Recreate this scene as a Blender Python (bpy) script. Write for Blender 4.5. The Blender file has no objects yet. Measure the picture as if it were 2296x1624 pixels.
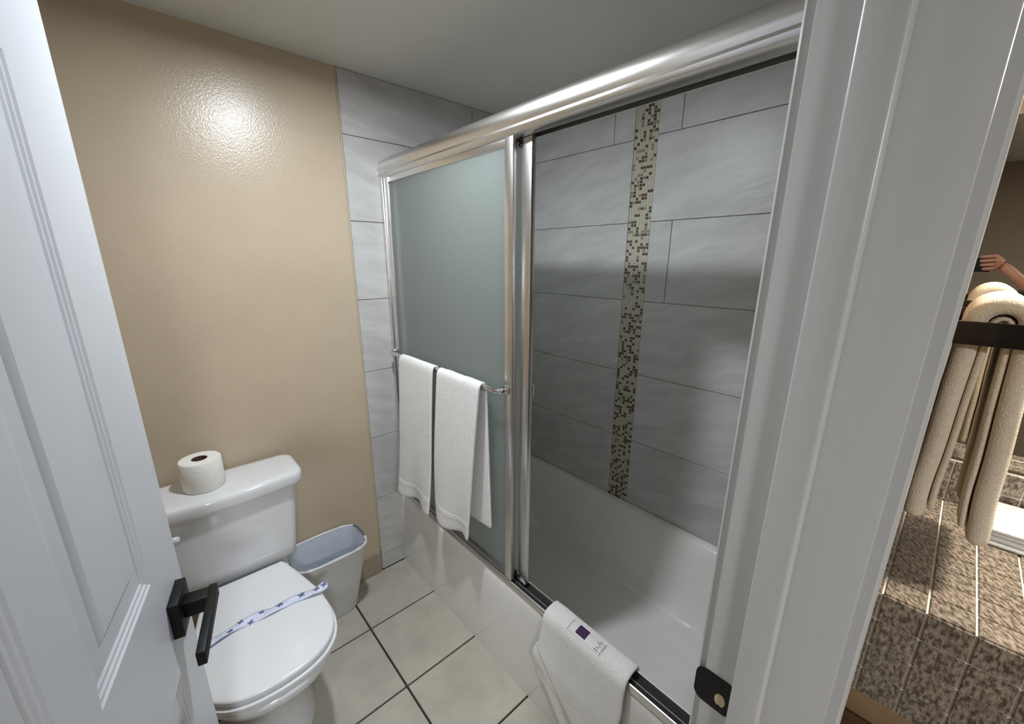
import bpy, bmesh, math, random
from mathutils import Vector, Matrix, noise
random.seed(7)
S = bpy.context.scene
C = bpy.context.collection
R = math.radians

# ------------------------------------------------------------------ camera
cam_d = bpy.data.cameras.new('camera'); cam = bpy.data.objects.new('camera', cam_d); C.objects.link(cam)
YAW, PITCH, ROLL = R(42.02), R(15.094), R(0.25)
fw = Vector((math.sin(YAW)*math.cos(PITCH), math.cos(YAW)*math.cos(PITCH), -math.sin(PITCH)))
rt = Vector((math.cos(YAW), -math.sin(YAW), 0)); up = rt.cross(fw)
r2 = rt*math.cos(ROLL)+up*math.sin(ROLL); u2 = up*math.cos(ROLL)-rt*math.sin(ROLL)
cam.matrix_world = Matrix(((r2.x, u2.x, -fw.x, 0), (r2.y, u2.y, -fw.y, 0), (r2.z, u2.z, -fw.z, 1.5), (0, 0, 0, 1)))
cam_d.sensor_fit = 'HORIZONTAL'; cam_d.sensor_width = 36; cam_d.lens = 904.53/2296*36
cam_d.shift_y = 15.66/2296; cam_d.clip_start = 0.01
S.camera = cam

# ------------------------------------------------------------------ world, lamps, exposure
w = bpy.data.worlds.new('world'); S.world = w; w.use_nodes = True
w.node_tree.nodes['Background'].inputs[0].default_value = (0.8, 0.9, 1, 1)
w.node_tree.nodes['Background'].inputs[1].default_value = 0.05
S.view_settings.view_transform = 'Standard'; S.view_settings.look = 'None'
S.view_settings.gamma = 1; S.view_settings.use_curve_mapping = False
S.view_settings.exposure = 0.45
BL = (0.43, 0.97, 2.13)                                             # bathroom downlight
HL = (-0.35, -1.50, 2.14)                                           # unseen fill light, added behind the camera to lift the shaded parts
VL = (1.45, -0.45, 2.02)                                            # lamp over the vanity mirror
def area(name, loc, target, size, power, col):
    d = bpy.data.lights.new(name, 'AREA'); d.shape = 'DISK'; d.size = size; d.energy = power; d.color = col
    o = bpy.data.objects.new(name, d); C.objects.link(o); o.location = loc
    o.rotation_euler = (Vector(target)-Vector(loc)).to_track_quat('-Z', 'Y').to_euler()
    return o
area('bathroom_downlight_lamp', BL, (BL[0], BL[1], 0), 0.085, 11, (0.89, 0.945, 1.0))
area('hall_fill_light', HL, (HL[0], HL[1], 0), 0.34, 34, (0.92, 0.96, 1.0))
area('vanity_lamp', VL, (1.25, -0.3, 0.8), 0.20, 19, (1.0, 0.90, 0.76))

# ------------------------------------------------------------------ materials
def lin(c):
    return tuple(((v/255)/12.92 if v <= 10 else (((v/255)+.055)/1.055)**2.4) for v in c)
MATS = {}
def mat(name, rgb, rough=.5, metal=0, var=0, vscale=8, bump=0, bscale=200, bdist=.001, stretch=None, spec=.5, coat=0, rvar=0, sub=0, detail=4, rgb2=None, ramp=(.35, .65), rand=0):
    m = bpy.data.materials.new(name); m.use_nodes = True
    nt = m.node_tree; N = nt.nodes; L = nt.links; p = N['Principled BSDF']
    base = lin(rgb)
    p.inputs['Base Color'].default_value = (*base, 1)
    p.inputs['Roughness'].default_value = rough; p.inputs['Metallic'].default_value = metal
    p.inputs['Specular IOR Level'].default_value = spec
    p.inputs['Coat Weight'].default_value = coat; p.inputs['Coat Roughness'].default_value = .05
    if sub: p.inputs['Subsurface Weight'].default_value = sub; p.inputs['Subsurface Radius'].default_value = (.004, .004, .004)
    g = N.new('ShaderNodeNewGeometry')
    mp = N.new('ShaderNodeMapping'); L.new(g.outputs['Position'], mp.inputs['Vector'])
    if stretch:
        mp.vector_type = 'TEXTURE'; mp.inputs['Rotation'].default_value = stretch[1]; mp.inputs['Scale'].default_value = tuple(1/v for v in stretch[0])
    if var or rgb2:
        n = N.new('ShaderNodeTexNoise'); n.inputs['Scale'].default_value = vscale; n.inputs['Detail'].default_value = detail+2
        n.inputs['Roughness'].default_value = .62
        L.new(mp.outputs['Vector'], n.inputs['Vector'])
        r = N.new('ShaderNodeValToRGB'); L.new(n.outputs['Fac'], r.inputs['Fac'])
        a = lin(rgb2) if rgb2 else tuple(c*(1-var) for c in base)
        b = base if rgb2 else tuple(min(1, c*(1+var)) for c in base)
        r.color_ramp.elements[0].position = ramp[0]; r.color_ramp.elements[1].position = ramp[1]
        r.color_ramp.elements[0].color = (*a, 1); r.color_ramp.elements[1].color = (*b, 1)
        out = r.outputs['Color']
        if rand:
            oi = N.new('ShaderNodeObjectInfo'); mr = N.new('ShaderNodeMapRange'); L.new(oi.outputs['Random'], mr.inputs['Value'])
            mr.inputs['To Min'].default_value = 1-rand; mr.inputs['To Max'].default_value = 1+rand
            mx = N.new('ShaderNodeVectorMath'); mx.operation = 'SCALE'; L.new(out, mx.inputs[0]); L.new(mr.outputs['Result'], mx.inputs['Scale'])
            out = mx.outputs['Vector']
        L.new(out, p.inputs['Base Color'])
        if rvar:
            mr2 = N.new('ShaderNodeMapRange'); L.new(n.outputs['Fac'], mr2.inputs['Value'])
            mr2.inputs['To Min'].default_value = rough-rvar; mr2.inputs['To Max'].default_value = rough+rvar
            L.new(mr2.outputs['Result'], p.inputs['Roughness'])
    if bump:
        n2 = N.new('ShaderNodeTexNoise'); n2.inputs['Scale'].default_value = bscale; n2.inputs['Detail'].default_value = detail
        L.new(mp.outputs['Vector'], n2.inputs['Vector'])
        b = N.new('ShaderNodeBump'); b.inputs['Strength'].default_value = bump; b.inputs['Distance'].default_value = bdist
        L.new(n2.outputs['Fac'], b.inputs['Height']); L.new(b.outputs['Normal'], p.inputs['Normal'])
    MATS[name] = m
    return m
BEIGE = mat('beige_paint', (193, 177, 154), .27, var=.04, vscale=3, bump=.36, bscale=210, bdist=.0016, detail=2)
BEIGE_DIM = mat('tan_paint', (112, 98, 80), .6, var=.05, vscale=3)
CEIL = mat('ceiling_paint', (214, 214, 208), .42, var=.02, vscale=4, bump=.12, bscale=60, bdist=.001)
TRIMW = mat('white_gloss_trim_paint', (188, 188, 186), .30, bump=.10, bscale=30, bdist=.001, stretch=((6, 6, .25), (0, 0, 0)), var=.03, vscale=5)
DOORW = mat('white_door_paint', (206, 209, 215), .36, bump=.18, bscale=420, bdist=.0006, var=.02, vscale=6)
GTILE = mat('grey_stone_tile', (192, 191, 190), .38, var=.10, vscale=5, stretch=((1, 1, 4.5), (-.24, .24, 0)), bump=.22, bscale=9, bdist=.004, rand=.035, rvar=.08)
GGROUT = mat('grey_wall_grout', (154, 153, 150), .9)
FTILE = mat('cream_floor_tile', (182, 177, 164), .42, var=.10, vscale=7, bump=.12, bscale=14, bdist=.002, rand=.03)
FGROUT = mat('dark_floor_grout', (56, 50, 40), .95, var=.2, vscale=20)
PORC = mat('white_porcelain', (226, 227, 229), .10, coat=.3)
SEAT = mat('white_toilet_seat_plastic', (232, 234, 238), .20)
TUBW = mat('white_tub_enamel', (234, 232, 229), .12, coat=.2, var=.025, vscale=6)
ALU = mat('polished_aluminium', (220, 218, 215), .30, metal=1, bump=.03, bscale=14, bdist=.002, stretch=((1, .12, 1), (0, 0, 0)), var=.05, vscale=12)
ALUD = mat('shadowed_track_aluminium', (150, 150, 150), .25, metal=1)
CHROME = mat('chrome', (225, 225, 225), .07, metal=1)
RUBBER = mat('dark_rubber_seal', (22, 22, 22), .6)
BLACK = mat('matt_black_metal', (4, 4, 6), .5, spec=.3)
TERRY = mat('white_terry_cloth', (240, 240, 239), .95, var=.07, vscale=160, bump=.9, bscale=420, bdist=.003, spec=.1)
TERRYM = mat('white_bath_mat_cloth', (243, 243, 240), .95, var=.05, vscale=120, bump=.6, bscale=500, bdist=.002, spec=.1)
CREAM = mat('cream_towel_cloth', (226, 212, 190), .95, var=.06, vscale=120, bump=.8, bscale=380, bdist=.003, spec=.1)
PAPER = mat('white_tissue_paper', (236, 235, 229), .9, var=.03, vscale=60, bump=.5, bscale=90, bdist=.002, spec=.1)
CARD = mat('brown_cardboard_core', (92, 66, 48), .9)
CARD_D = mat('dark_core_inside', (60, 42, 32), .9)
BIN = mat('grey_white_bin_plastic', (214, 215, 216), .38, var=.03, vscale=12)
LINER = mat('blue_grey_bin_liner', (200, 207, 217), .32, bump=.5, bscale=28, bdist=.006)
BINRIM = mat('slate_bin_rim_plastic', (92, 100, 110), .4)
STRIP = mat('pale_blue_paper_strip', (226, 231, 246), .7, rgb2=(204, 214, 240), vscale=45, ramp=(.40, .56), stretch=((1.0, 2.2, 1), (0, 0, .5)))
INK = mat('blue_ink', (74, 92, 140), .7)
PURPLE = mat('purple_print', (78, 44, 98), .8, rgb2=(36, 20, 48), vscale=380, ramp=(.42, .55))
LABELC = mat('white_satin_label', (232, 230, 230), .5)
GREYINK = mat('grey_print', (140, 140, 138), .8)
CAULK = mat('white_caulk', (222, 220, 212), .6)
WCAULK = mat('cream_caulk', (204, 190, 160), .6)
BASET = mat('taupe_base_tile', (158, 146, 126), .5, var=.10, vscale=10, rand=.03)
MCREAM = mat('mosaic_cream', (192, 186, 170), .25)
MBROWN = mat('mosaic_dark_brown', (80, 68, 56), .22)
MGROUT = mat('mosaic_cream_grout', (196, 188, 170), .8)
MTAUPE = mat('mosaic_taupe', (140, 130, 112), .25)
GRANITE = mat('brown_granite', (158, 147, 132), .26, rgb2=(78, 66, 57), vscale=70, ramp=(.40, .62), stretch=((1, 2.4, 1), (0, 0, .5)), detail=6, rand=.08)
CGROUT = mat('white_counter_grout', (232, 228, 216), .8)
WOOD = mat('dark_brown_wood', (92, 66, 44), .5, var=.2, vscale=9, stretch=((1, .2, 6), (0, 0, 0)))
WOODL = mat('brown_wood_board', (150, 122, 92), .5, var=.12, vscale=9)
RACK = mat('dark_bronze_metal', (58, 54, 50), .22, metal=.8)
PALEWOOD = mat('bare_pale_wood', (206, 186, 150), .8)
HALLF = mat('hall_floor_vinyl', (120, 104, 86), .5, var=.1, vscale=6)
SKIN = mat('brown_skin', (150, 104, 82), .55, var=.08, vscale=40, bump=.2, bscale=120)
SLEEVE = mat('dark_sleeve_cloth', (40, 38, 44), .9)
LENSG = mat('dark_glass', (8, 8, 10), .08)
LAMPW = mat('white_lamp_trim', (230, 230, 228), .5)

def glass_frosted():
    m = bpy.data.materials.new('frosted_green_glass'); m.use_nodes = True
    nt = m.node_tree; N = nt.nodes; L = nt.links; N.remove(N['Principled BSDF'])
    out = N['Material Output']
    d = N.new('ShaderNodeBsdfDiffuse'); d.inputs[0].default_value = (*lin((176, 184, 181)), 1)
    t = N.new('ShaderNodeBsdfTranslucent'); t.inputs[0].default_value = (*lin((247, 250, 249)), 1)
    gl = N.new('ShaderNodeBsdfGlossy'); gl.inputs['Roughness'].default_value = .32
    mx = N.new('ShaderNodeMixShader'); mx.inputs[0].default_value = .92
    L.new(d.outputs[0], mx.inputs[1]); L.new(t.outputs[0], mx.inputs[2])
    lw = N.new('ShaderNodeLayerWeight'); lw.inputs['Blend'].default_value = .5
    fr = N.new('ShaderNodeMath'); fr.operation = 'POWER'; L.new(lw.outputs['Facing'], fr.inputs[0]); fr.inputs[1].default_value = 4.0
    f2 = N.new('ShaderNodeMath'); f2.operation = 'MULTIPLY_ADD'; L.new(fr.outputs[0], f2.inputs[0]); f2.inputs[1].default_value = .45; f2.inputs[2].default_value = .03; fr = f2
    m2 = N.new('ShaderNodeMixShader'); L.new(fr.outputs[0], m2.inputs[0]); L.new(mx.outputs[0], m2.inputs[1]); L.new(gl.outputs[0], m2.inputs[2])
    L.new(m2.outputs[0], out.inputs[0])
    return m
FROST = glass_frosted()
MIRROR = mat('silver_mirror', (232, 232, 230), .0, metal=1)
def emis(name, rgb, s):
    m = bpy.data.materials.new(name); m.use_nodes = True
    p = m.node_tree.nodes['Principled BSDF']; p.inputs['Emission Color'].default_value = (*lin(rgb), 1); p.inputs['Emission Strength'].default_value = s
    p.inputs['Base Color'].default_value = (*lin(rgb), 1)
    return m
GLOW = emis('lit_lamp_diffuser', (240, 246, 255), 3.0)
GLOWW = emis('lit_warm_lamp_glass', (255, 232, 196), 4.0)

# ------------------------------------------------------------------ builders
class B:
    """collects world-space geometry, then links it as ONE mesh object"""
    def __init__(s): s.v = []; s.f = []; s.mi = []
    def add(s, vs, fs, mi=0):
        o = len(s.v); s.v += [Vector(p) for p in vs]; s.f += [[i+o for i in f] for f in fs]; s.mi += [mi]*len(fs); return s
    def box(s, a, b, mi=0):
        x0, y0, z0 = a; x1, y1, z1 = b
        return s.add([(x0,y0,z0),(x1,y0,z0),(x1,y1,z0),(x0,y1,z0),(x0,y0,z1),(x1,y0,z1),(x1,y1,z1),(x0,y1,z1)],
                     [(0,3,2,1),(4,5,6,7),(0,1,5,4),(1,2,6,5),(2,3,7,6),(3,0,4,7)], mi)
    def obox(s, o, ax, ay, az, mi=0):
        """oriented box: corner o, three edge vectors"""
        o = Vector(o); ax, ay, az = Vector(ax), Vector(ay), Vector(az)
        return s.add([o, o+ax, o+ax+ay, o+ay, o+az, o+ax+az, o+ax+ay+az, o+ay+az],
                     [(0,3,2,1),(4,5,6,7),(0,1,5,4),(1,2,6,5),(2,3,7,6),(3,0,4,7)], mi)
    def loft(s, rings, cap0=True, cap1=True, closed=True, mi=0):
        n = len(rings[0]); vs = [p for r in rings for p in r]; fs = []
        for k in range(len(rings)-1):
            for i in range(n if closed else n-1):
                j = (i+1) % n
                fs.append((k*n+i, k*n+j, (k+1)*n+j, (k+1)*n+i))
        if cap0: fs.append(tuple(reversed(range(n))))
        if cap1: fs.append(tuple((len(rings)-1)*n+i for i in range(n)))
        return s.add(vs, fs, mi)
    def prism(s, prof, axis, a, b, mi=0):
        def P(t, u, v): return {0: (t, u, v), 1: (u, t, v), 2: (u, v, t)}[axis]
        return s.loft([[P(a, u, v) for u, v in prof], [P(b, u, v) for u, v in prof]], mi=mi)
    def lathe(s, prof, c, n=40, cap0=True, cap1=True, mi=0):
        return s.loft([[(c[0]+r*math.cos(2*math.pi*i/n), c[1]+r*math.sin(2*math.pi*i/n), c[2]+z) for i in range(n)] for r, z in prof], cap0, cap1, mi=mi)
    def tube(s, pts, r, n=12, flat=1.0, mi=0):
        pts = [Vector(p) for p in pts]; rings = []; ref = Vector((0, 0, 1))
        for i, p in enumerate(pts):
            t = (pts[min(i+1, len(pts)-1)]-pts[max(i-1, 0)]).normalized()
            if abs(t.dot(ref)) > .95: ref = Vector((1, 0, 0))
            a = t.cross(ref).normalized(); b = a.cross(t)
            rr = r[i] if isinstance(r, (list, tuple)) else r
            rings.append([p+a*rr*flat*math.cos(2*math.pi*k/n)+b*rr*math.sin(2*math.pi*k/n) for k in range(n)])
        return s.loft(rings, mi=mi)
    def build(s, name, m, parent=None, loc=None, smooth=False, bevel=0, seg=2, angle=40, weld=False):
        org = Vector(loc) if loc is not None else (parent['_o'] if False else Vector(ORG.get(parent.name, (0, 0, 0))) if parent else Vector((0, 0, 0)))
        me = bpy.data.meshes.new(name)
        bm = bmesh.new(); vv = [bm.verts.new(p-org) for p in s.v]
        for f, i in zip(s.f, s.mi):
            try:
                fc = bm.faces.new([vv[k] for k in f]); fc.material_index = i
            except ValueError: pass
        if weld: bmesh.ops.remove_doubles(bm, verts=bm.verts, dist=1e-5)
        bmesh.ops.recalc_face_normals(bm, faces=bm.faces)
        if bevel:
            es = [e for e in bm.edges if len(e.link_faces) == 2 and e.calc_face_angle() > R(35)]
            bmesh.ops.bevel(bm, geom=es, offset=bevel, offset_type='OFFSET', segments=seg, profile=.5, affect='EDGES', clamp_overlap=True)
        bm.to_mesh(me); bm.free()
        for x in (m if isinstance(m, (list, tuple)) else [m]): me.materials.append(x)
        o = bpy.data.objects.new(name, me); C.objects.link(o)
        if smooth or bevel:
            me.polygons.foreach_set('use_smooth', [True]*len(me.polygons))
            try: me.set_sharp_from_angle(angle=R(angle))
            except Exception: pass
        if parent:
            o.parent = parent; ORG[o.name] = org
        else:
            o.location = org; ORG[o.name] = org
        return o
ORG = {}
def tag(o, label=None, cat=None, group=None, kind=None):
    if label: o['label'] = label
    if cat: o['category'] = cat
    if group: o['group'] = group
    if kind: o['kind'] = kind
    return o
def thing(name, loc, label, cat, group=None):
    o = bpy.data.objects.new(name, None); C.objects.link(o); o.location = loc; o.empty_display_size = .05
    ORG[o.name] = Vector(loc); return tag(o, label, cat, group)
def struct(o): o['kind'] = 'structure'; return o
def rrect(x0, x1, y0, y1, r, z, n=6):
    pts = []
    for cx, cy, a in ((x1-r, y1-r, 0), (x0+r, y1-r, 90), (x0+r, y0+r, 180), (x1-r, y0+r, 270)):
        for k in range(n+1):
            t = R(a+90*k/n); pts.append((cx+r*math.cos(t), cy+r*math.sin(t), z))
    return pts
def catmull(pts, n):
    out = []; P = [Vector(p) for p in pts]
    for i in range(len(P)-1):
        p0, p1, p2, p3 = P[max(i-1, 0)], P[i], P[i+1], P[min(i+2, len(P)-1)]
        for k in range(n):
            t = k/n
            out.append(.5*((2*p1)+(p2-p0)*t+(2*p0-5*p1+4*p2-p3)*t*t+(3*p1-p0-3*p2+p3)*t**3))
    out.append(P[-1]); return out
def tile_mesh(name, su, sv, th, axis, m):
    """a chamfered tile in the plane across 'axis'; centre at the origin, front face towards sign"""
    ax, sg = axis; c = .0012
    def P(u, v, d): return {0: (d, u, v), 1: (u, d, v), 2: (u, v, d)}[ax]
    hu, hv = su/2, sv/2
    vs = [P(a*hu, b*hv, 0) for a, b in ((-1,-1),(1,-1),(1,1),(-1,1))]
    vs += [P(a*hu, b*hv, sg*(th-c)) for a, b in ((-1,-1),(1,-1),(1,1),(-1,1))]
    vs += [P(a*(hu-c), b*(hv-c), sg*th) for a, b in ((-1,-1),(1,-1),(1,1),(-1,1))]
    fs = [(0,3,2,1),(8,9,10,11)]
    for k in range(4):
        j = (k+1) % 4; fs += [(k, j, 4+j, 4+k), (4+k, 4+j, 8+j, 8+k)]
    bm = bmesh.new(); vv = [bm.verts.new(p) for p in vs]
    for f in fs: bm.faces.new([vv[i] for i in f])
    bmesh.ops.recalc_face_normals(bm, faces=bm.faces)
    me = bpy.data.meshes.new(name); bm.to_mesh(me); bm.free(); me.materials.append(m); return me
TC = {}
def tile(parent, cu, cv, d, su, sv, axis, m, th=.006, name='tile', tilt=.0):
    key = (round(su, 4), round(sv, 4), axis, m.name, th)
    if key not in TC: TC[key] = tile_mesh(name, su, sv, th, axis, m)
    o = bpy.data.objects.new(name, TC[key]); C.objects.link(o); o.parent = parent
    ax = axis[0]; p = {0: (d, cu, cv), 1: (cu, d, cv), 2: (cu, cv, d)}[ax]
    o.location = Vector(p)-Vector(ORG.get(parent.name, (0, 0, 0)))
    return o

# ------------------------------------------------------------------ room shell
YB, XW, XL, ZC = 1.687, 1.535, -0.46, 2.175
floor = struct(B().box((-1.3, -2.3, -.10), (1.9, 1.80, -.006)).build('floor', [FGROUT]))
pitch, gap = .317, .0075
for xa, xb in ((.468, .785), (.151, .468), (-.166, .151), (-.46, -.166)):
    for k in range(-1, 6):
        y1 = 1.400-pitch*(k-0)+0; y0 = y1-pitch
        y1 = min(y1, YB)
        if y0 < -.2: continue
        tile(floor, (xa+xb)/2, (y0+y1)/2, -.006, xb-xa-gap, y1-y0-gap, (2, 1), FTILE, th=.006)
hf = B().box((-1.3, -2.3, -.006), (1.72, -.19, 0)).build('hall_flooring', HALLF, parent=floor)

ceiling = struct(B().box((-1.3, -2.3, ZC), (1.9, 1.80, ZC+.08)).build('ceiling', CEIL))
# back wall: painted part, tiled strip (own tiles) and tile base
wb = struct(B().box((XL-.1, YB+.006, 0), (1.8, YB+.10, ZC)).build('wall_back', GGROUT))
B().box((XL-.05, YB+.0005, .0), (.648, YB+.006, ZC)).build('painted_plaster', BEIGE, parent=wb)
B().tube([(.652, YB+.001, .115), (.652, YB+.001, ZC-.001)], .0028, n=8).build('caulk_bead', WCAULK, parent=wb, smooth=True)
zc = [0.0, .086, .398, .711, 1.024, 1.337, 1.648, 1.957, ZC]
for i in range(len(zc)-1):
    z0, z1 = zc[i], zc[i+1]; g = .0025
    xs = [.655, 1.265, XW] if i % 2 == 1 else [.655, .96, XW]
    if z1 < .72: xs = [.655, .80] if z1 < .40 else [.655, .96, XW]
    for a, b in zip(xs[:-1], xs[1:]):
        tile(wb, (a+b)/2, (z0+z1)/2, YB+.006, b-a-g, z1-z0-g, (1, -1), GTILE, th=.0065)
bb = struct(B().box((XL, YB-.004, 0), (.648, YB+.0005, .112)).build('baseboard_back', GGROUT))
x = .648
while x > XL:
    a = max(XL, x-.317); tile(bb, (a+x)/2, .057, YB-.004, x-a-.006, .108, (1, -1), BASET, th=.007); x -= .317
# right (tub) wall with tiles and the mosaic strip
wr = struct(B().box((XW+.006, .15, 0), (XW+.10, YB+.10, ZC)).build('wall_right', GGROUT))
zs = [.39, .711, 1.022, 1.337, 1.649, 1.957, ZC]
joints = [[], [], [], [.80], [], [1.087, .80]]
for i in range(6):
    z0, z1 = zs[i], zs[i+1]; g = .0022
    js = joints[i]
    lefts = [.991]+[j for j in sorted(js) if j > .991]
    lefts += [lefts[-1]+.61] if lefts[-1]+.61 < YB-.03 else []
    lefts += [YB]
    rights = [.891]+[j for j in js if j < .891]
    rights += [rights[-1]-.61] if rights[-1]-.61 > .18 else []
    rights += [.15]
    for a, b in list(zip(lefts[:-1], lefts[1:]))+list(zip(rights[1:], rights[:-1])):
        tile(wr, (a+b)/2, (z0+z1)/2, XW+.006, b-a-g, z1-z0-g, (0, -1), GTILE, th=.0065)
mos = B(); cell = .0125; rng = random.Random(3)
rows = int((ZC-.395)/cell)
for r_ in range(rows):
    for c_ in range(8):
        y0 = .891+c_*cell; z0 = .395+r_*cell; e = .0013
        q = rng.random(); mi = 0 if q < .60 else (1 if q < .90 else 2)
        x1 = XW+.0005; x0 = XW+.006; y1 = y0+cell-e; z1 = z0+cell-e; y0 += e; z0 += e
        mos.add([(x0,y0,z0),(x0,y1,z0),(x0,y1,z1),(x0,y0,z1),(x1,y0,z0),(x1,y1,z0),(x1,y1,z1),(x1,y0,z1)],
                [(4,5,6,7),(0,1,5,4),(1,2,6,5),(2,3,7,6),(3,0,4,7)], mi)
mos.box((XW+.0022, .891, .395), (XW+.006, .991, ZC-.001), 3)
mo = mos.build('mosaic_strip', [MCREAM, MBROWN, MTAUPE, MGROUT], parent=wr); mo['kind'] = 'stuff'
mo['label'] = 'vertical strip of small cream and brown mosaic tiles'
wl = struct(B().box((XL-.10, .135, 0), (XL, YB+.006, ZC)).build('wall_left', BEIGE))

# doorway wall, opening X -.225...47, up to z 2.04
DX0, DX1, Y0, Y1, DZ = -.225, .47, .0125, .135, 2.04
wfb = B().box((-1.2, Y0, 0), (DX0-.02, Y1, ZC)).box((DX1+.02, Y0, 0), (1.72, Y1, ZC)).box((DX0-.02, Y0, DZ+.02), (DX1+.02, Y1, ZC))
wfb.box((.78, Y1, 0), (1.62, .15, ZC))
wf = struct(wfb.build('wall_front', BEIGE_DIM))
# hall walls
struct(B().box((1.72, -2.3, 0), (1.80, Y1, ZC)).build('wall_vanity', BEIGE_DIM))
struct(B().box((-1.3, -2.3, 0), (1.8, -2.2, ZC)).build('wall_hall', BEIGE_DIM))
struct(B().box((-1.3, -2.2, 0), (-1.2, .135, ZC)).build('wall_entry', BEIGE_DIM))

# door frame
jb = B().box((DX1, Y0, 0), (DX1+.02, Y1, DZ+.02))
jr = struct(jb.build('trim_1', TRIMW, bevel=.0015))
jr['label'] = 'white painted right door jamb'
sp = B().prism([(DX1-.012, .068), (DX1, .066), (DX1, .0995), (DX1-.012, .0995)], 2, 0, DZ)
sp.build('door_stop', TRIMW, parent=jr, bevel=.003, seg=3)
def casing_prof(xa, xb, ya, yb):
    """moulded casing from inner edge xa to outer edge xb, wall face ya, proud face yb"""
    s = 1 if xb > xa else -1; t = yb-ya; W = abs(xb-xa)
    return [(xa, ya), (xa, ya+t*.72), (xa+s*.004, ya+t*.98), (xa+s*.010, ya+t), (xa+s*.016, ya+t*.82), (xa+s*.030, ya+t*.90), (xa+s*(W-.006), ya+t*1.0), (xb, ya+t*.8), (xb, ya)]
def trim(n, prof, lab=None):
    o = struct(B().prism(prof, 2, 0, DZ+.06).build('trim_%d' % n, TRIMW, smooth=True, angle=50))
    if lab: o['label'] = lab
trim(2, casing_prof(DX1+.006, DX1+.062, Y1, Y1+.012), 'white door casing on the tub side')
trim(3, casing_prof(DX1+.0012, DX1+.062, Y0, .0005), 'white door casing on the vanity side')
trim(4, casing_prof(DX0-.006, DX0-.062, Y1, Y1+.012))
trim(5, casing_prof(DX0-.005, DX0-.062, Y0, .0005))
struct(B().box((DX0-.02, Y0, 0), (DX0, Y1, DZ+.02)).build('trim_6', TRIMW, bevel=.0015))
hd = struct(B().box((DX0, Y0, DZ), (DX1, Y1, DZ+.02)).build('trim_7', TRIMW, bevel=.0015))
# strike plate on the jamb
def plate(y0, y1, z0, z1, r0, r1, x):
    pts = []
    for cy, cz, a, r in ((y1-r1, z1-r1, 0, r1), (y0+r0, z1-r0, 90, r0), (y0+r0, z0+r0, 180, r0), (y1-r1, z0+r1, 270, r1)):
        for k in range(7):
            t = R(a+15*k); pts.append((x, cy+r*math.cos(t), cz+r*math.sin(t)))
    return pts
st = B(); pr = [plate(.1000, .1445, .926, .979, .006, .013, DX1), plate(.1000, .1445, .926, .979, .006, .013, DX1-.0022)]
st.loft(pr)
sk = st.build('strike_plate', BLACK, parent=jr, smooth=True, angle=30); sk['label'] = 'black strike plate'
hl = B(); N_ = 20
hl.loft([[(DX1-.0026, .1115+.0065*math.cos(2*math.pi*i/N_), .946+.010*math.sin(2*math.pi*i/N_)) for i in range(N_)], [(DX1-.0023, .1115+.0060*math.cos(2*math.pi*i/N_), .946+.0095*math.sin(2*math.pi*i/N_)) for i in range(N_)]])
hl.build('latch_hole', PALEWOOD, parent=sk)
for zz in (.935, .970):
    B().loft([[(DX1-.0022-.0008*k, .112+.0035*math.cos(2*math.pi*i/14)*(1-.2*k), zz+.0035*math.sin(2*math.pi*i/14)*(1-.2*k)) for i in range(14)] for k in range(2)]).build('screw', BLACK, parent=sk, smooth=True, angle=30)

# ------------------------------------------------------------------ open door (door_1)
AZ = R(12.4); dd = Vector((math.sin(AZ), math.cos(AZ), 0)); nn = Vector((math.cos(AZ), -math.sin(AZ), 0))
E0 = Vector((-.0353, .8136, 0)); DW, DT = .70, .036
def D(s, z, o=0.0): return E0-dd*s+nn*o+Vector((0, 0, z))
PAN = [(.129, .318, 1.057, 1.70), (.382, .571, 1.057, 1.70), (.112, .318, .20, .873), (.382, .588, .20, .873), (.129, .318, 1.80, 1.93), (.382, .571, 1.80, 1.93)]
prof = [(0, 0), (.0035, .0019), (.0068, .0022), (.0102, .0040), (.0138, .0043), (.0172, .0059), (.021, .006), (.041, .006), (.050, .0022)]
def panel_face(b, p, o, sg):
    s0, s1, z0, z1 = p; rings = []
    for ins, dep in prof:
        rings.append([D(s0+ins, z0+ins, o-sg*dep), D(s1-ins, z0+ins, o-sg*dep), D(s1-ins, z1-ins, o-sg*dep), D(s0+ins, z1-ins, o-sg*dep)])
    b.loft(rings, cap0=False, cap1=True)
slab = B()
ss = sorted({0, DW, *[p[0] for p in PAN], *[p[1] for p in PAN]}); zz_ = sorted({.012, 2.03, *[p[2] for p in PAN], *[p[3] for p in PAN]})
for o in (0, -DT):
    for i in range(len(ss)-1):
        for j in range(len(zz_)-1):
            sm, zm = (ss[i]+ss[i+1])/2, (zz_[j]+zz_[j+1])/2
            if any(p[0] < sm < p[1] and p[2] < zm < p[3] for p in PAN): continue
            slab.add([D(ss[i], zz_[j], o), D(ss[i+1], zz_[j], o), D(ss[i+1], zz_[j+1], o), D(ss[i], zz_[j+1], o)], [(0, 1, 2, 3)])
for a, b_ in (((0, .012), (0, 2.03)), ((DW, .012), (DW, 2.03)), ((0, .012), (DW, .012)), ((0, 2.03), (DW, 2.03))):
    slab.add([D(*a, 0), D(*b_, 0), D(*b_, -DT), D(*a, -DT)], [(0, 1, 2, 3)])
for p in PAN: panel_face(slab, p, 0, 1); panel_face(slab, p, -DT, -1)
door = struct(slab.build('door_1', DOORW, loc=D(0, .0), weld=True))
door['label'] = 'white panelled bathroom door standing open'
lh = B().obox(D(.036, .929, 0), -dd*.0645, nn*.014, Vector((0, 0, .061))).build('lever_handle', BLACK, parent=door, bevel=.0008)
lh['label'] = 'matt black square lever handle'
B().obox(D(.056, .947, .014), -dd*.026, nn*.034, Vector((0, 0, .026))).build('neck', BLACK, parent=lh, bevel=.001)
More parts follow.
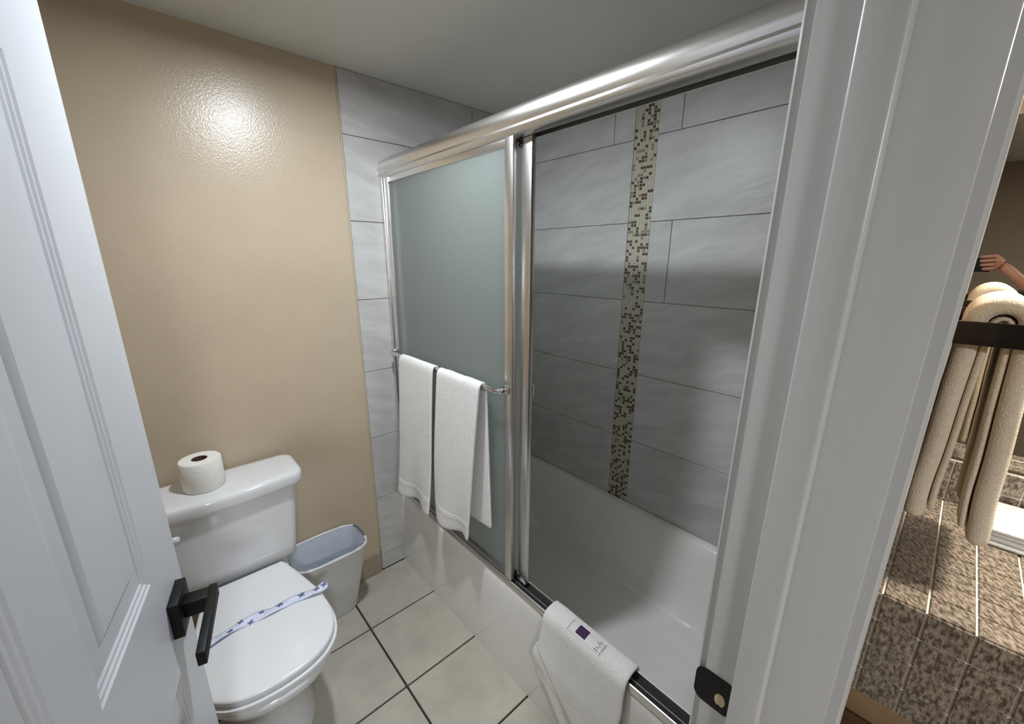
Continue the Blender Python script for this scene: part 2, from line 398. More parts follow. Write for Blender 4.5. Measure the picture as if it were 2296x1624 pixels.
B().obox(D(.056, .954, .046), -dd*.142, nn*.011, Vector((0, 0, .022))).build('lever_grip', BLACK, parent=lh, bevel=.001)
lb = B().obox(D(0, .925, -.031), dd*.001, nn*.026, Vector((0, 0, .057))).build('latch_plate', BLACK, parent=door)
B().prism([(0, 0), (1, 0), (1, 1)], 2, 0, 1) if False else None
wv = [D(0, .945, -.026), D(0, .945, -.010), D(-.013, .945, -.010), D(0, .965, -.026), D(0, .965, -.010), D(-.013, .965, -.010)]
B().add(wv, [(0, 1, 2), (3, 5, 4), (0, 3, 4, 1), (1, 4, 5, 2), (2, 5, 3, 0)]).build('latch_bolt', BLACK, parent=lb)
for z in (.25, 1.02, 1.78):
    B().tube([D(DW+.004, z-.045, -DT-.004), D(DW+.004, z+.045, -DT-.004)], .006, n=10).build('hinge', BLACK, parent=door, smooth=True, angle=60)

# ------------------------------------------------------------------ bathtub
TZ = .375
tub = B()
ys0, ys1 = .152, YB-.001
def tubring(x0, x1, y0, y1, r, z, n=8): return rrect(x0, x1, y0, y1, r, z, n)
inner = [tubring(.845, 1.508, .215, 1.645, .075, .372), tubring(.850, 1.500, .222, 1.638, .078, .366), tubring(.862, 1.487, .240, 1.615, .085, .345), tubring(.885, 1.462, .275, 1.560, .095, .25),
         tubring(.910, 1.432, .315, 1.480, .105, .15), tubring(.930, 1.412, .345, 1.430, .11, .105), tubring(.965, 1.380, .390, 1.380, .11, .078), tubring(1.03, 1.33, .48, 1.29, .10, .070)]
n_in = len(inner[0])
# rim: project the inner ring outward to the rectangle
outer = []
cx, cy = (.79+XW)/2, (ys0+ys1)/2
def to_rect(p, x0, x1, y0, y1, z):
    dx, dy = p[0]-1.176, p[1]-.93
    t = min((x1-1.176)/dx if dx > 1e-6 else ((x0-1.176)/dx if dx < -1e-6 else 1e9), (y1-.93)/dy if dy > 1e-6 else ((y0-.93)/dy if dy < -1e-6 else 1e9))
    return (1.176+dx*t, .93+dy*t, z)
rim0 = [to_rect(p, .803, XW-.004, ys0, ys1, TZ) for p in inner[0]]
rim0 = [(p[0], p[1], TZ+(.018 if p[0] > XW-.01 else 0)) for p in rim0]
inner[0] = [(p[0], p[1], p[2]+.018*max(0, min(1, (p[0]-1.2)/.3))) for p in inner[0]]
inner[1] = [(p[0], p[1], p[2]+.018*max(0, min(1, (p[0]-1.2)/.3))) for p in inner[1]]
tub.loft([rim0]+inner, cap0=False, cap1=True)
tubo = tub.build('bathtub', TUBW, loc=(1.15, .93, 0), smooth=True, angle=60)
tag(tubo, 'white bathtub with a plain apron along the tiled wall', 'bathtub')
ap = B(); P_ = [(.772, 0), (.770, .02), (.772, .10), (.777, .20), (.783, .30), (.788, .345), (.792, .362), (.797, .371), (.803, TZ)]
ap.loft([[(x_, y, z) for x_, z in P_] for y in (ys0, ys1)], cap0=False, cap1=False, closed=False)
ap.build('apron', TUBW, parent=tubo, smooth=True, angle=60)
B().tube([(.783, YB-.003, .004), (.790, YB-.003, .36)], .0045, n=8).build('caulk_bead', CAULK, parent=tubo, smooth=True)
B().tube([(.80, YB-.004, TZ+.002), (XW-.006, YB-.004, TZ+.018), (XW-.006, .2, TZ+.018)], .0045, n=8).build('caulk_bead', CAULK, parent=tubo, smooth=True)
dr = B().lathe([(.0, .001), (.026, .001), (.028, .003), (.020, .005), (0, .004)], (1.18, 1.26, .070), 24, False, False)
dr.build('drain', CHROME, parent=tubo, smooth=True)

# ------------------------------------------------------------------ shower enclosure and sliding panels
enc = thing('shower_enclosure', (.81, .93, TZ), 'polished aluminium shower door frame standing on the tub rim', 'shower frame')
HP = [(.816, 1.815), (.803, 1.816), (.793, 1.819), (.786, 1.826), (.7845, 1.833), (.7875, 1.840), (.7845, 1.847), (.7825, 1.858), (.786, 1.874), (.796, 1.885), (.812, 1.892), (.832, 1.892), (.844, 1.886), (.848, 1.872), (.848, 1.815), (.844, 1.815), (.844, 1.850), (.816, 1.850)]
B().prism(HP, 1, .153, YB-.001).build('header', ALU, parent=enc, smooth=True, angle=35)
B().prism([(.790, TZ), (.790, 1.84), (.814, 1.84), (.814, TZ)], 1, YB-.019, YB-.001).build('side_jamb', ALU, parent=enc, bevel=.002)
B().prism([(.790, TZ), (.790, 1.84), (.844, 1.84), (.844, TZ)], 1, .153, .170).build('side_jamb', ALU, parent=enc, bevel=.002)
TP = [(.791, TZ), (.791, .388), (.793, .396), (.796, .397), (.7975, .386), (.8095, .3855), (.811, .394), (.8145, .394), (.816, .3855), (.8325, .3855), (.834, .404), (.8365, .406), (.839, .403), (.840, TZ)]
B().prism(TP, 1, .171, YB-.020).build('bottom_track', ALU, parent=enc, smooth=True, angle=25)
B().box((.798, .172, .3858), (.809, YB-.021, .3872)).build('track_seal', RUBBER, parent=enc)
B().box((.8165, .172, .3858), (.832, YB-.021, .3872)).build('track_seal', RUBBER, parent=enc)
def sliding(xc, ya, yb, z0, z1, label, grp, sw=.034):
    t = thing('sliding_panel', (xc, (ya+yb)/2, z0), label, 'shower door', grp)
    h = .0085
    for a in (ya, yb-sw):
        B().box((xc-h, a, z0), (xc+h, a+sw, z1)).build('stile', ALU, parent=t, bevel=.002)
    B().box((xc-h*.8, ya+sw, z1-.032), (xc+h*.8, yb-sw, z1)).build('top_rail', ALU, parent=t, bevel=.002)
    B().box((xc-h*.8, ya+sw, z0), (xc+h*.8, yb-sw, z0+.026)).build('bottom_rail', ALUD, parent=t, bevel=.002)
    B().box((xc-.0025, ya+sw-.004, z0+.022), (xc+.0025, yb-sw+.004, z1-.028)).build('glass_pane', FROST, parent=t)
    return t
po = sliding(.8025, .882, 1.660, .400, 1.829, 'frosted outer shower panel with white towels hanging on its bar', 'sliding shower panels')
pi_ = sliding(.8265, .834, 1.600, .400, 1.838, 'frosted inner shower panel slid behind the outer one', 'sliding shower panels', sw=.036)
B().box((.817, .872, 1.795), (.836, .884, 1.8455)).build('roller_guide', RUBBER, parent=pi_)
B().box((.8175, .836, .3875), (.8315, .862, .4005)).build('guide_block', RUBBER, parent=pi_)
XB_, ZB_ = .757, 1.108
bp_ = [(.794, .905, ZB_), (.785, .899, ZB_), (.772, .899, ZB_), (.762, .905, ZB_), (XB_, .918, ZB_), (XB_, 1.00, ZB_), (XB_, 1.30, ZB_), (XB_, 1.55, ZB_), (XB_, 1.625, ZB_), (.762, 1.638, ZB_), (.772, 1.644, ZB_), (.785, 1.644, ZB_), (.794, 1.640, ZB_)]
tb = B().tube(bp_, .0085, n=10, flat=.45).build('towel_bar', CHROME, parent=po, smooth=True, angle=70)
for y in (.905, 1.642):
    B().box((.788, y-.014, ZB_-.013), (.794, y+.014, ZB_+.013)).build('bracket', CHROME, parent=tb, bevel=.002)
# inner panel has a small pull at the same height
B().box((.8345, .838, 1.085), (.850, .860, 1.13)).build('pull_handle', CHROME, parent=pi_, bevel=.003)

# ------------------------------------------------------------------ towels on the bar
def sheet(name, fn, nu, nv, m, parent=None, loc=None, thick=.008, sub=1, off=0.0):
    b = B(); rows_ = [[fn(i/nu, j/nv) for i in range(nu+1)] for j in range(nv+1)]
    b.loft(rows_, cap0=False, cap1=False, closed=False)
    o = b.build(name, m, parent=parent, loc=loc, smooth=True, angle=180)
    s_ = o.modifiers.new('solid', 'SOLIDIFY'); s_.thickness = thick; s_.offset = off
    if sub:
        q = o.modifiers.new('sub', 'SUBSURF'); q.levels = sub; q.render_levels = sub
    return o
def fz(x, y, s): return noise.noise(Vector((x*s, y*s, .37*s)))
def hang(yA, yB, r, Lf, Lb, seed, splay=.02, backshift=0, tuck=0):
    tot = Lf+Lb+math.pi*r
    def fn(u, v):
        t = v*tot
        if t < Lf:
            dn = Lf-t; x_ = XB_-r; z_ = ZB_-dn; k = dn/max(Lf, .01)
            x_ -= .016*math.sin(k*math.pi*.5)+.006*k
            wob = .007*math.sin(u*5.2+seed)*k*k+.006*fz(u*2+seed, dn*2, 1.6)*k
            hem = -.016*max(0, (u-.75)/.25)**2*k**4-.012*max(0, (.2-u)/.2)**2*k**4+.008*math.sin(u*math.pi*2.2+seed*1.3)*k**6
            y_ = yA+(yB-yA)*u
            y_ += splay*k*(1.0-.3*u)
            x_ += wob-.004*math.cos((u-.5)*math.pi)*(-1)*k - .018*k**5*math.sin(u*7+seed)
            return (x_, y_, z_-hem)
        t2 = t-Lf
        if t2 < math.pi*r:
            a = t2/r; return (XB_-r*math.cos(a), yA+(yB-yA)*u, ZB_+r*math.sin(a)+.002*fz(u*3, seed, 2))
        dn = t2-math.pi*r; k = dn/max(Lb, .01)
        return (XB_+r+.004*math.sin(u*5+seed)*k+.004*k, yA+(yB-yA)*u+splay*k-backshift*k, ZB_-dn)
    return fn
def towel(yA, yB, Lf, Lb, seed, label, bs=0, sp=.035):
    o = sheet('hand_towel', hang(yA, yB, .0145, Lf, Lb, seed, splay=sp, backshift=bs), 26, 64, TERRY, loc=(XB_, (yA+yB)/2, ZB_-Lf), thick=.010)
    g_ = hang(yA, yB, .0145, Lf, Lb, seed, splay=sp, backshift=bs); tot = Lf+Lb+math.pi*.0145
    sheet('woven_band', lambda u, v: g_(.004+.992*u, (.050+.030*v)/tot), 26, 4, TERRYM, parent=o, thick=.0114)
    tag(o, label, 'towel', 'white towels on the shower bar')
    return o
t1 = towel(1.262, 1.522, .625, .57, 1.1, 'white towel on the shower bar, the one beside the tiled back wall')
t2 = towel(.978, 1.230, .605, .535, 2.6, 'white towel on the shower bar, the one nearer the open tub', bs=.065, sp=.055)

# ------------------------------------------------------------------ bath mat over the tub edge
mt = thing('bath_mat', (.80, .55, TZ), 'white bath mat draped over the tub edge with a purple printed tag', 'bath mat')
MP = [(.8475, .20), (.8475, .30), (.847, .395), (.842, .409), (.831, .4125), (.814, .4122), (.800, .4095), (.788, .403), (.779, .388), (.774, .36), (.766, .30), (.757, .24), (.752, .16), (.750, .09), (.749, .03)]
path = catmull([(a, b, 0) for a, b in MP], 6)
def mat_fn(u, v):
    i = v*(len(path)-1); k = int(min(i, len(path)-2)); p = path[k].lerp(path[k+1], i-k)
    x_, z_ = p.x, p.y; front = max(0, (.36-z_)/.33) if x_ < .80 else 0
    yl = .712-.0*front - max(0, (.275-z_))*1.25*(1 if x_ < .80 else 0); yr = .402
    y_ = yl+(yr-yl)*u
    x_ -= front*(.006+.010*math.sin(u*4.0+.6)+.006*fz(u*3, z_*6, 2))
    return (x_, y_+.004*fz(z_*9, u, 2), z_+.002*fz(u*5, z_*7, 2))
sheet('mat_cloth', mat_fn, 22, 70, TERRYM, parent=mt, thick=.007)
def fold_fn(u, v):
    z_ = .290-.27*v
    yl = .722+.012*math.sin(v*9) if v < .45 else .722-(v-.45)*.40
    yr = .52
    y_ = yl+(yr-yl)*u
    x_ = .768-.018*v+.012*math.sin(u*6+v*5)*min(1, v*2)-.014*math.sin(min(1, v*2.2)*math.pi)*(1-u)
    x_ = min(x_, .766-.012*v)
    return (x_+.003, y_, z_)
sheet('folded_corner', fold_fn, 14, 26, TERRYM, parent=mt, thick=.006)
def onmat(y, t):
    """point on the top of the mat at path parameter t (metres of x from the back edge), just above it"""
    return None
tagl = B()
def topz(x_):
    return .0052+(.4125 if x_ > .814 else (.4095+.003*(x_-.800)/.014 if x_ > .800 else .403+.0065*(x_-.788)/.012))
lab_pts = lambda x0, x1, y0, y1, h: [(x0, y0, topz(x0)+h), (x0, y1, topz(x0)+h), (x1, y1, topz(x1)+h), (x1, y0, topz(x1)+h)]
def slip(b, x0, x1, y0, y1, h, n=6):
    rows_ = [[(x0+(x1-x0)*i/n, y0, topz(x0+(x1-x0)*i/n)+h), (x0+(x1-x0)*i/n, y1, topz(x0+(x1-x0)*i/n)+h)] for i in range(n+1)]
    b.loft(rows_, False, False, closed=False); return b
cl = slip(B(), .789, .826, .498, .622, .0012).build('care_label', LABELC, parent=mt); cl['label'] = 'white satin tag with purple square'
slip(B(), .795, .824, .556, .592, .0016).build('purple_square', PURPLE, parent=cl)
for i in range(5):
    slip(B(), .793+.0065*i, .7955+.0065*i, .508+.003*(i % 2), .523-.004*(i % 3), .0016, 2).build('printed_line', GREYINK, parent=cl)
for a in (.5005, .6165): slip(B(), .789, .826, a, a+.0015, .0016).build('stitching', GREYINK, parent=cl)

# ------------------------------------------------------------------ toilet
TX = .095
toi = thing('toilet', (TX, 1.3, 0), 'white two-piece toilet with its lid closed, beside the open door', 'toilet')
def bowl(hw, yf, yb, z, n=48, pw=2.2):
    ym = yf+(yb-yf)*.42; pts = []
    for i in range(n):
        a = 2*math.pi*i/n; c, s_ = math.cos(a), math.sin(a)
        x_ = hw*math.copysign(abs(c)**(2/pw), c)
        y_ = ym+((yb-ym) if s_ > 0 else (ym-yf))*math.copysign(abs(s_)**(2/(2.0 if s_ < 0 else 3.2)), s_)
        if s_ > 0: x_ *= 1-.25*s_**2
        pts.append((TX+x_, y_, z))
    return pts
bw = B().loft([bowl(.118, 1.14, 1.60, 0), bowl(.120, 1.14, 1.60, .012), bowl(.108, 1.155, 1.59, .05), bowl(.106, 1.16, 1.57, .13), bowl(.118, 1.13, 1.55, .20), bowl(.146, 1.075, 1.54, .27), bowl(.170, 1.03, 1.53, .325),
               bowl(.184, .999, 1.52, .355), bowl(.189, .991, 1.500, .378), bowl(.188, .992, 1.496, .389), bowl(.180, 1.004, 1.486, .3945)])
bo = bw.build('bowl', PORC, parent=toi, smooth=True, angle=70)
B().loft([rrect(TX-.10, TX+.10, 1.45, 1.655, .03, .30), rrect(TX-.14, TX+.14, 1.50, 1.66, .03, .38), rrect(TX-.14, TX+.14, 1.55, 1.65, .03, .4185)]).build('tank_shelf', PORC, parent=toi, smooth=True, angle=60)
half = [(0, 1.492), (.10, 1.492), (.117, 1.487), (.133, 1.44), (.153, 1.36), (.172, 1.27), (.181, 1.19), (.177, 1.125), (.158, 1.070), (.120, 1.028), (.065, 1.004), (0, .997)]
hc = catmull([(a, b, 0) for a, b in half], 6)
def outline(sc, z, dz=None):
    pts = [(p.x, p.y) for p in hc]; pts = pts+[(-a, b) for a, b in reversed(pts[1:-1])]
    return [(TX+a*sc[0], 1.235+(b-1.235)*sc[1], z) for a, b in pts]
k = lambda d: (1-d/.18, 1-d/.235)
B().loft([outline(k(.004), .3975), outline(k(-.002), .399), outline(k(-.003), .405), outline(k(-.002), .4105), outline(k(.004), .4125)]).build('seat', SEAT, parent=toi, smooth=True, angle=50)
ld = B().loft([outline(k(.010), .4170), outline(k(.0045), .4180), outline(k(.0035), .420), outline(k(.0035), .429), outline(k(.005), .4325), outline(k(.009), .4345), outline(k(.018), .4360), outline(k(.06), .4385), outline(k(.12), .440)])
ld.build('seat_lid', SEAT, parent=toi, smooth=True, angle=50)
def tankring(hw, yf, yb, r, z, bul):
    base = rrect(TX-hw, TX+hw, yf, yb, r, z, 8); out = []
    # refine the long front side so that it can bow
    pts = []
    for i, p in enumerate(base):
        q = base[(i+1) % len(base)]; pts.append(p)
        if abs(p[0]-q[0]) > hw*.8:
            for j in range(1, 12): pts.append(tuple(p[m_]+(q[m_]-p[m_])*j/12 for m_ in range(3)))
    for x_, y_, z_ in pts:
        f_ = max(0, (yb-y_)/(yb-yf)); out.append((x_, y_-bul*f_*(1-((x_-TX)/hw)**2), z_))
    return out
tk = B().loft([tankring(.158, 1.530, 1.64, .022, .4195, .003), tankring(.168, 1.517, 1.652, .022, .4225, .004), tankring(.173, 1.512, 1.655, .024, .432, .005), tankring(.177, 1.510, 1.66, .024, .47, .008), tankring(.198, 1.500, 1.66, .03, .66, .020), tankring(.203, 1.499, 1.66, .03, .722, .020)])
tk.build('tank', PORC, parent=toi, smooth=True, angle=60)
lid = B().loft([tankring(.214, 1.490, 1.662, .035, .7165, .024), tankring(.222, 1.482, 1.666, .037, .7205, .024), tankring(.2255, 1.478, 1.667, .04, .7305, .024), tankring(.2255, 1.478, 1.667, .04, .751, .024), tankring(.2235, 1.480, 1.666, .039, .760, .024), tankring(.219, 1.485, 1.663, .037, .7652, .024), tankring(.210, 1.493, 1.658, .034, .7675, .024), tankring(.19, 1.51, 1.64, .03, .768, .022)])
lid.build('tank_lid', PORC, parent=toi, smooth=True, angle=60)
fh = B().lathe([(0, 0), (.013, 0), (.015, .004), (.013, .010), (0, .012)], (0, 0, 0), 20, False, False)
fh.v = [Vector((TX-.178+p.x, 1.490-p.z, .668+p.y)) for p in fh.v]
fho = fh.build('flush_handle', SEAT, parent=toi, smooth=True)
fl = B().tube([(TX-.180, 1.474, .670), (TX-.170, 1.468, .671), (TX-.160, 1.467, .670), (TX-.148, 1.468, .669), (TX-.143, 1.470, .669)], [.007, .009, .010, .011, .007], n=12, flat=.6)
fl.build('flush_lever', SEAT, parent=fho, smooth=True, angle=80)

# paper strip over the lid
ctr = catmull([(-.090, 1.240, 0), (-.040, 1.246, 0), (.023, 1.255, 0), (.08, 1.257, 0), (.13, 1.254, 0), (.18, 1.253, 0), (.231, 1.247, 0), (.266, 1.243, 0), (.290, 1.241, 0)], 10)
sb = B(); rows_ = []
for i, p in enumerate(ctr):
    t = i/(len(ctr)-1); wdt = .0155+.003*math.sin(t*17)
    zc_ = .4415+.0005; tw = .28*math.sin(t*21+.5)
    if t > .84: zc_ += (t-.84)*.055
    d_ = (ctr[min(i+1, len(ctr)-1)]-ctr[max(i-1, 0)]).normalized(); nrm = Vector((-d_.y, d_.x, 0))
    rows_.append([p+nrm*wdt*q+Vector((0, 0, zc_+.0035+q*wdt*tw+.0012*math.cos(q*3))) for q in (-1, -.5, 0, .5, 1)])
sb.loft(rows_, False, False, closed=False)
so = sb.build('paper_strip', STRIP, loc=(TX, 1.2, .441), smooth=True, angle=180)
tag(so, 'pale blue printed paper strip laid across the closed toilet lid', 'paper strip')
sm = so.modifiers.new('solid', 'SOLIDIFY'); sm.thickness = .0005
for i, (t, q) in enumerate(((.945, .1), (.84, .15), (.70, .2), (.56, .15), (.43, .35), (.31, .55), (.24, -.55), (.36, -.75))):
    j = t*(len(rows_)-1); a = int(j); ps = rows_[a]; c0 = ps[2]; n0 = (ps[4]-ps[0])/2; d0 = (rows_[min(a+1, len(rows_)-1)][2]-rows_[a-1][2]).normalized()
    mk = B(); c1 = c0+n0*q+Vector((0, 0, .0011))
    sc = 1.0 if i > 3 else 1.3
    for (du, dv, ru, rv) in ((0, 0, .004, .0032), (.0055, .003, .0022, .002), (-.0055, .002, .0022, .002), (.002, .0052, .002, .0016), (-.0025, -.005, .002, .0016), (.005, -.0035, .002, .0015)):
        mk.add([c1+d0*(du+ru*math.cos(2*math.pi*k_/10))*sc+n0.normalized()*(dv+rv*math.sin(2*math.pi*k_/10))*sc for k_ in range(10)], [tuple(range(10))])
    mk.build('printed_mark', INK, parent=so)

# toilet roll
tr = thing('toilet_roll', (.042, 1.575, .768), 'white toilet paper roll standing on the toilet tank lid', 'toilet roll')
RR, rc, H_ = .058, .021, .100
B().lathe([(rc+.001, 0), (RR-.002, 0), (RR, .003), (RR, H_-.004), (RR-.003, H_), (rc+.001, H_), (rc+.001, 0)], (.042, 1.575, .769), 48, False, False).build('paper', PAPER, parent=tr, smooth=True, angle=50)
B().lathe([(rc+.001, .0), (rc+.001, H_-.001), (rc-.001, H_-.001), (rc-.001, .0)], (.042, 1.575, .7695), 28, False, False).build('cardboard_core', CARD, parent=tr, smooth=True, angle=50)
B().box((.045+RR*math.cos(R(-60))-.0005, 1.575+RR*math.sin(R(-60))-.001, .762), (.045+RR*math.cos(R(-60))+.012, 1.575+RR*math.sin(R(-60))+.0005, .856)) if False else None

# ------------------------------------------------------------------ waste bin
bn = thing('waste_bin', (.40, 1.59, 0), 'grey white plastic waste bin with a pale liner in the corner by the toilet', 'waste bin')
def br(t, ins=0, z=0):
    x0, x1, y0, y1 = .285+(.240-.285)*t, .477+(.532-.477)*t, 1.541+(1.470-1.541)*t, 1.650+(1.672-1.650)*t
    cx_, cy_, a_, b_ = (x0+x1)/2, (y0+y1)/2, (x1-x0)/2-ins, (y1-y0)/2-ins; pts = []
    for i in range(48):
        q = 2*math.pi*i/48; c, s_ = math.cos(q), math.sin(q)
        pts.append((cx_+a_*math.copysign(abs(c)**.52, c), cy_+b_*math.copysign(abs(s_)**.52, s_), z))
    return pts
HB = .343
B().loft([br(.0, .004, .0), br(.0, 0, .005), br(.5, 0, HB*.5), br(.93, 0, HB*.93), br(1, 0, HB), br(1, .003, HB), br(.92, .004, HB*.9), br(.02, .005, .012)], True, True).build('bin_body', BIN, parent=bn, smooth=True, angle=50)
def brim(k_):
    n_ = len(br(1, 0, 0)); return n_
rim = br(1, .0005, HB); n_ = len(rim)
gap_i = set()
for i, p in enumerate(rim):
    if p[0] > .515 and 1.535 < p[1] < 1.655: gap_i.add(i)
# open chain that leaves the slate gap at the right end
start = max([i for i in gap_i if i < n_//2] or [0]) if gap_i else 0
chain = [rim[(start+i) % n_] for i in range(n_-len(gap_i)+2)] if gap_i else rim+[rim[0]]
chain = catmull(chain, 2)
B().tube(chain, [.0058+.0010*math.sin(i*.9) for i in range(len(chain))], n=8).build('liner_rolled_edge', BIN, parent=bn, smooth=True, angle=80)
gp = [rim[i] for i in sorted(gap_i, key=lambda i: i if i < n_//2 else i-n_)]
if len(gp) > 1: B().tube(gp, .0052, n=8).build('bare_rim', BINRIM, parent=bn, smooth=True, angle=80)
ln = B(); rings = []
for j, (t, ins) in enumerate(((1.0, .005), (.93, .007), (.75, .010), (.5, .011), (.25, .012), (.08, .014))):
    rr_ = br(t, ins, HB*t+.002); rings.append([(p[0]+.003*fz(i*.35, j*1.1, 1.7)*(j > 0), p[1]+.003*fz(i*.31+5, j*.9, 1.7)*(j > 0), p[2]) for i, p in enumerate(rr_)])
ln.loft(rings, False, True).build('bin_liner', LINER, parent=bn, smooth=True, angle=80)
lo = B(); rings = []
for j, t in enumerate((.985, .93, .87, .81)):
    rr_ = br(t, -.0018, HB*t); rings.append([(p[0], p[1]-.0015*abs(fz(i*.4, j*1.3, 1.9)), p[2]-(.014*fz(i*.25, 3.3, 1.3) if j == 3 else 0)) for i, p in enumerate(rr_)])
lo.loft(rings, False, False).build('liner_overlap', BIN, parent=bn, smooth=True, angle=80)

# ------------------------------------------------------------------ vanity beyond the doorway
XC, XM, ZV = 1.091, 1.70, .80
va = thing('vanity', (1.4, -.45, 0), 'vanity counter of brown granite tiles with white grout beyond the doorway', 'vanity')
B().box((XC+.004, -.95, .52), (XM+.015, Y0-.001, ZV-.005)).build('counter_base', CGROUT, parent=va)
pt = .069; gv = .0045
ncol = 14
stuff = B()
for c_ in range(ncol):
    yb_ = Y0-.001 if c_ == 0 else -.0065-pt*(c_-1); ya_ = -.0065-pt*c_
    for r_ in range(9):
        xa = XC+.0005+pt*r_; xb = min(xa+pt, XM+.01)
        if c_ < 5: tile(va, (xa+xb)/2+.0005, (ya_+yb_)/2, ZV-.005, xb-xa-gv, yb_-ya_-gv, (2, 1), GRANITE, th=.005, name='counter_tile')
        else: stuff.box((xa+gv/2, ya_+gv/2, ZV-.005), (xb-gv/2, yb_-gv/2, ZV))
    for r_ in range(4):
        z1 = ZV-.002-pt*r_; z0 = z1-pt
        if c_ < 5: tile(va, (ya_+yb_)/2, (z0+z1)/2, XC+.004, yb_-ya_-gv, pt-gv, (0, -1), GRANITE, th=.005, name='front_tile')
        else: stuff.box((XC-.001, ya_+gv/2, z0+gv/2), (XC+.004, yb_-gv/2, z1-gv/2))
so2 = stuff.build('further_tiles', GRANITE, parent=va); so2['kind'] = 'stuff'
B().box((XC+.003, -.95, .455), (XM, Y0-.001, .52)).build('wood_rail', WOODL, parent=va, bevel=.003)
B().box((XC+.03, -.95, 0), (XM, Y0-.001, .455)).build('cabinet', WOOD, parent=va, bevel=.002)
bs_ = B().box((XM+.012, -.95, ZV), (XM+.019, Y0-.001, .93)).build('backsplash', CGROUT, parent=va)
for c_ in range(4):
    for r_ in range(2):
        y1 = -.0065-pt*c_+(0 if c_ else 0); tile(bs_, y1-pt/2, ZV+.002+.0645*(r_+.5), XM+.012, pt-gv, .0645-gv, (0, -1), GRANITE, th=.005, name='backsplash_tile')
mr_ = thing('mirror', (XM+.012, -.45, .94), 'wall mirror above the granite vanity counter', 'mirror')
B().box((XM+.012, -.93, .94), (XM+.018, Y0-.004, 1.86)).build('mirror_glass', MIRROR, parent=mr_)
# towel rack on the end wall, rod along X, dark end plate towards the doorway
rk = thing('towel_rack', (1.40, Y0, 1.36), 'dark bronze towel rack on the wall at the end of the vanity', 'towel rack')
B().box((1.195, -.150, 1.342), (1.203, Y0-.0005, 1.388)).build('end_plate', RACK, parent=rk, bevel=.0015)
B().box((1.560, -.150, 1.342), (1.568, Y0-.0005, 1.388)).build('end_plate', RACK, parent=rk, bevel=.0015)
YR, ZR = -.058, 1.383
B().tube([(1.203, YR, ZR), (1.56, YR, ZR)], .006, n=12).build('rod', RACK, parent=rk, smooth=True, angle=60)
B().tube([(1.203, -.135, ZR-.02), (1.56, -.135, ZR-.02)], .006, n=12).build('rod', RACK, parent=rk, smooth=True, angle=60)
def drape(r, L1, L2, xa, xb, seed, sp1, sp2):
    tot = L1+L2+math.pi*r
    def fn(u, v):
        t = v*tot; x_ = xa+(xb-xa)*u
        if t < L1:
            dn = L1-t; kk = dn/L1; y_ = YR+r-.000*kk-sp1*kk; z_ = ZR-dn
        elif t < L1+math.pi*r:
            a = (t-L1)/r; y_ = YR+r*math.cos(a); z_ = ZR+r*math.sin(a); kk = 0
        else:
            dn = t-L1-math.pi*r; kk = dn/L2; y_ = YR-r-sp2*kk; z_ = ZR-dn
        return (x_+.004*fz(z_*4, seed, 2), y_+.003*math.sin(u*8+seed)*kk+.004*fz(u*3, z_*5, 2)*kk, z_+.012*math.sin(u*5+seed)*kk**4)
    return fn
ta = sheet('bath_towel', drape(.037, .45, .47, 1.215, 1.53, .4, -.006, .022), 16, 60, CREAM, loc=(1.37, YR, .92), thick=.034)
tag(ta, 'cream towel draped over the vanity rack, the outer one on top', 'towel', 'cream towels on the vanity rack')
tb2 = sheet('bath_towel', drape(.0135, .43, .445, 1.225, 1.52, .4, -.005, .018), 16, 60, CREAM, loc=(1.37, YR, .93), thick=.0125)
tag(tb2, 'cream towel on the vanity rack folded beneath the outer draped one', 'towel', 'cream towels on the vanity rack')
ft = B()
for i in range(4):
    z0 = ZV+.0005+i*.0125; o_ = .003*((i*7) % 3)
    ft.loft([rrect(1.50+o_, 1.685-o_, -.40+o_, -.150-o_, .01, z0+.001), rrect(1.497+o_, 1.688-o_, -.403+o_, -.147-o_, .012, z0+.006), rrect(1.50+o_, 1.685-o_, -.40+o_, -.150-o_, .01, z0+.0122)])
fto = ft.build('folded_towel', TERRY, loc=(1.60, -.27, ZV), smooth=True, angle=70)
tag(fto, 'white folded towel lying flat on the granite vanity counter', 'towel')

# ------------------------------------------------------------------ lamps as things (outside the frame)
lp = thing('ceiling_lamp', (BL[0], BL[1], ZC), 'round white downlight set in the bathroom ceiling', 'lamp')
B().lathe([(.052, 0), (.075, 0), (.080, -.008), (.076, -.016), (.052, -.018)], (BL[0], BL[1], ZC), 32, False, False).build('lamp_trim', LAMPW, parent=lp, smooth=True, angle=50)
B().lathe([(.0, -.003), (.051, -.003), (.051, -.006), (0, -.006)], (BL[0], BL[1], ZC), 32, False, False).build('diffuser', GLOW, parent=lp)
hp_ = thing('hall_fill_lamp', (HL[0], HL[1], ZC), 'added fill lamp, a flat round white fitting on the hall ceiling outside the bathroom door', 'lamp')  # made-up fitting that carries the added hall fill light
B().lathe([(.172, 0), (.200, 0), (.205, -.012), (.198, -.028), (.172, -.030)], (HL[0], HL[1], ZC), 40, False, False).build('lamp_trim', LAMPW, parent=hp_, smooth=True, angle=50)
B().lathe([(.0, -.004), (.171, -.004), (.171, -.008), (0, -.008)], (HL[0], HL[1], ZC), 40, False, False).build('diffuser', GLOW, parent=hp_)
vl = thing('vanity_light', (1.72, -.45, 2.0), 'warm wall lamp mounted above the vanity mirror', 'lamp')
B().box((1.695, -.65, 1.96), (1.7195, -.25, 2.04)).build('back_plate', RACK, parent=vl, bevel=.004)
for y in (-.56, -.34):
    B().lathe([(0, -.04), (.03, -.035), (.045, 0), (.03, .035), (0, .04)], (1.645, y, 2.0), 20, False, False).build('lamp_globe', GLOWW, parent=vl, smooth=True)

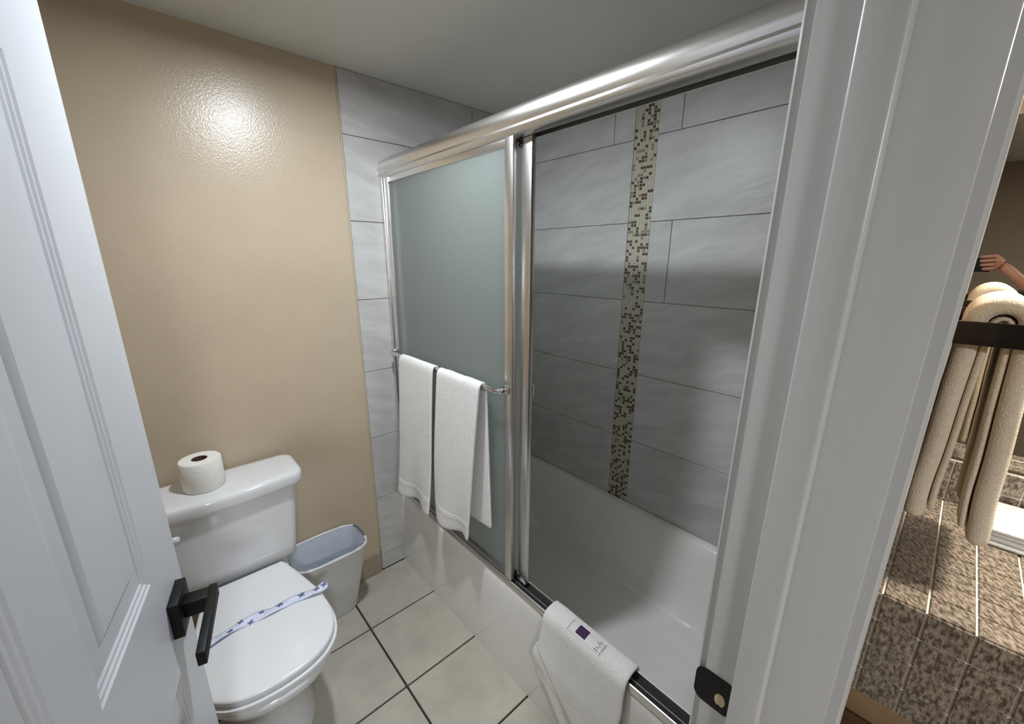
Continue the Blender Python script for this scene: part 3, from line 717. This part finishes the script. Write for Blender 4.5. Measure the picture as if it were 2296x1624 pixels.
# ------------------------------------------------------------------ hand with the phone that took the picture (seen in the mirror)
O = Vector((0, 0, 1.5))
def H(s, u, f): return O+rt*s+up*u+fw*f
ph = thing('phone', H(-.02, 0, -.012), 'black phone held up by the hand in the mirror', 'phone')
pb = B(); rg = []
for f_, ins in ((-.012, .003), (-.0115, .0015), (-.0095, 0), (-.0065, 0), (-.0045, .0015), (-.004, .003)):
    rg.append([H(x_, y_, f_) for x_, y_, _ in rrect(-.10+ins, .062-ins, -.055+ins, .021-ins, .010, 0, 5)])
pb.loft(rg).build('phone_body', BLACK, parent=ph, smooth=True, angle=50)
lr = B().loft([[H(.006*math.cos(2*math.pi*i/20)*q, .006*math.sin(2*math.pi*i/20)*q, f_) for i in range(20)] for q, f_ in ((1.4, -.0040), (1.4, -.0032), (.9, -.0032), (.9, -.0036))]); lr.build('lens', LENSG, parent=ph, smooth=True, angle=40)
V = []; Ed = []; Rd = []
def vtx(s, u, f, r, par=None):
    V.append(H(s, u, f)); Rd.append(r)
    if par is not None: Ed.append((par, len(V)-1))
    return len(V)-1
palm = vtx(.115, -.030, -.028, .026)
wrist = vtx(.150, -.090, -.050, .025, palm)
fa = vtx(.190, -.200, -.110, .034, wrist)
vtx(.215, -.300, -.170, .038, fa)
kn0 = vtx(.100, -.012, -.020, .020, palm)
for i in range(4):
    u = .030-.0215*i; l = (.0, .004, .002, -.006)[i]
    a = vtx(.098-abs(i-1.4)*.002, u, -.012, .0125, kn0)
    b_ = vtx(.080, u+.001, .0055, .0106, a)
    c_ = vtx(.056-l, u+.001, .0090, .0096, b_)
    vtx(.036-l, u, .0075, .0082, c_)
th1 = vtx(.095, -.030, -.040, .012, palm); th2 = vtx(.068, -.018, -.030, .0095, th1); vtx(.042, -.010, -.0225, .008, th2)
me = bpy.data.meshes.new('person'); org = V[1].copy(); me.from_pydata([p-org for p in V], Ed, [])
me.materials.append(SKIN)
pe = bpy.data.objects.new('person', me); C.objects.link(pe); pe.location = org
tag(pe, 'right hand gripping a black phone, reflected in the vanity mirror', 'person')
sk_ = pe.modifiers.new('skin', 'SKIN'); sk_.use_smooth_shade = True
for i, d_ in enumerate(me.skin_vertices[0].data): d_.radius = (Rd[i], Rd[i]); d_.use_root = (i == 0)
q = pe.modifiers.new('sub', 'SUBSURF'); q.levels = 1; q.render_levels = 2
slv = B().tube([H(.172, -.150, -.082), H(.190, -.200, -.110), H(.217, -.305, -.173)], [.040, .045, .050], n=20)
ORG['person'] = org
slv.build('sleeve', SLEEVE, parent=pe, smooth=True, angle=60)
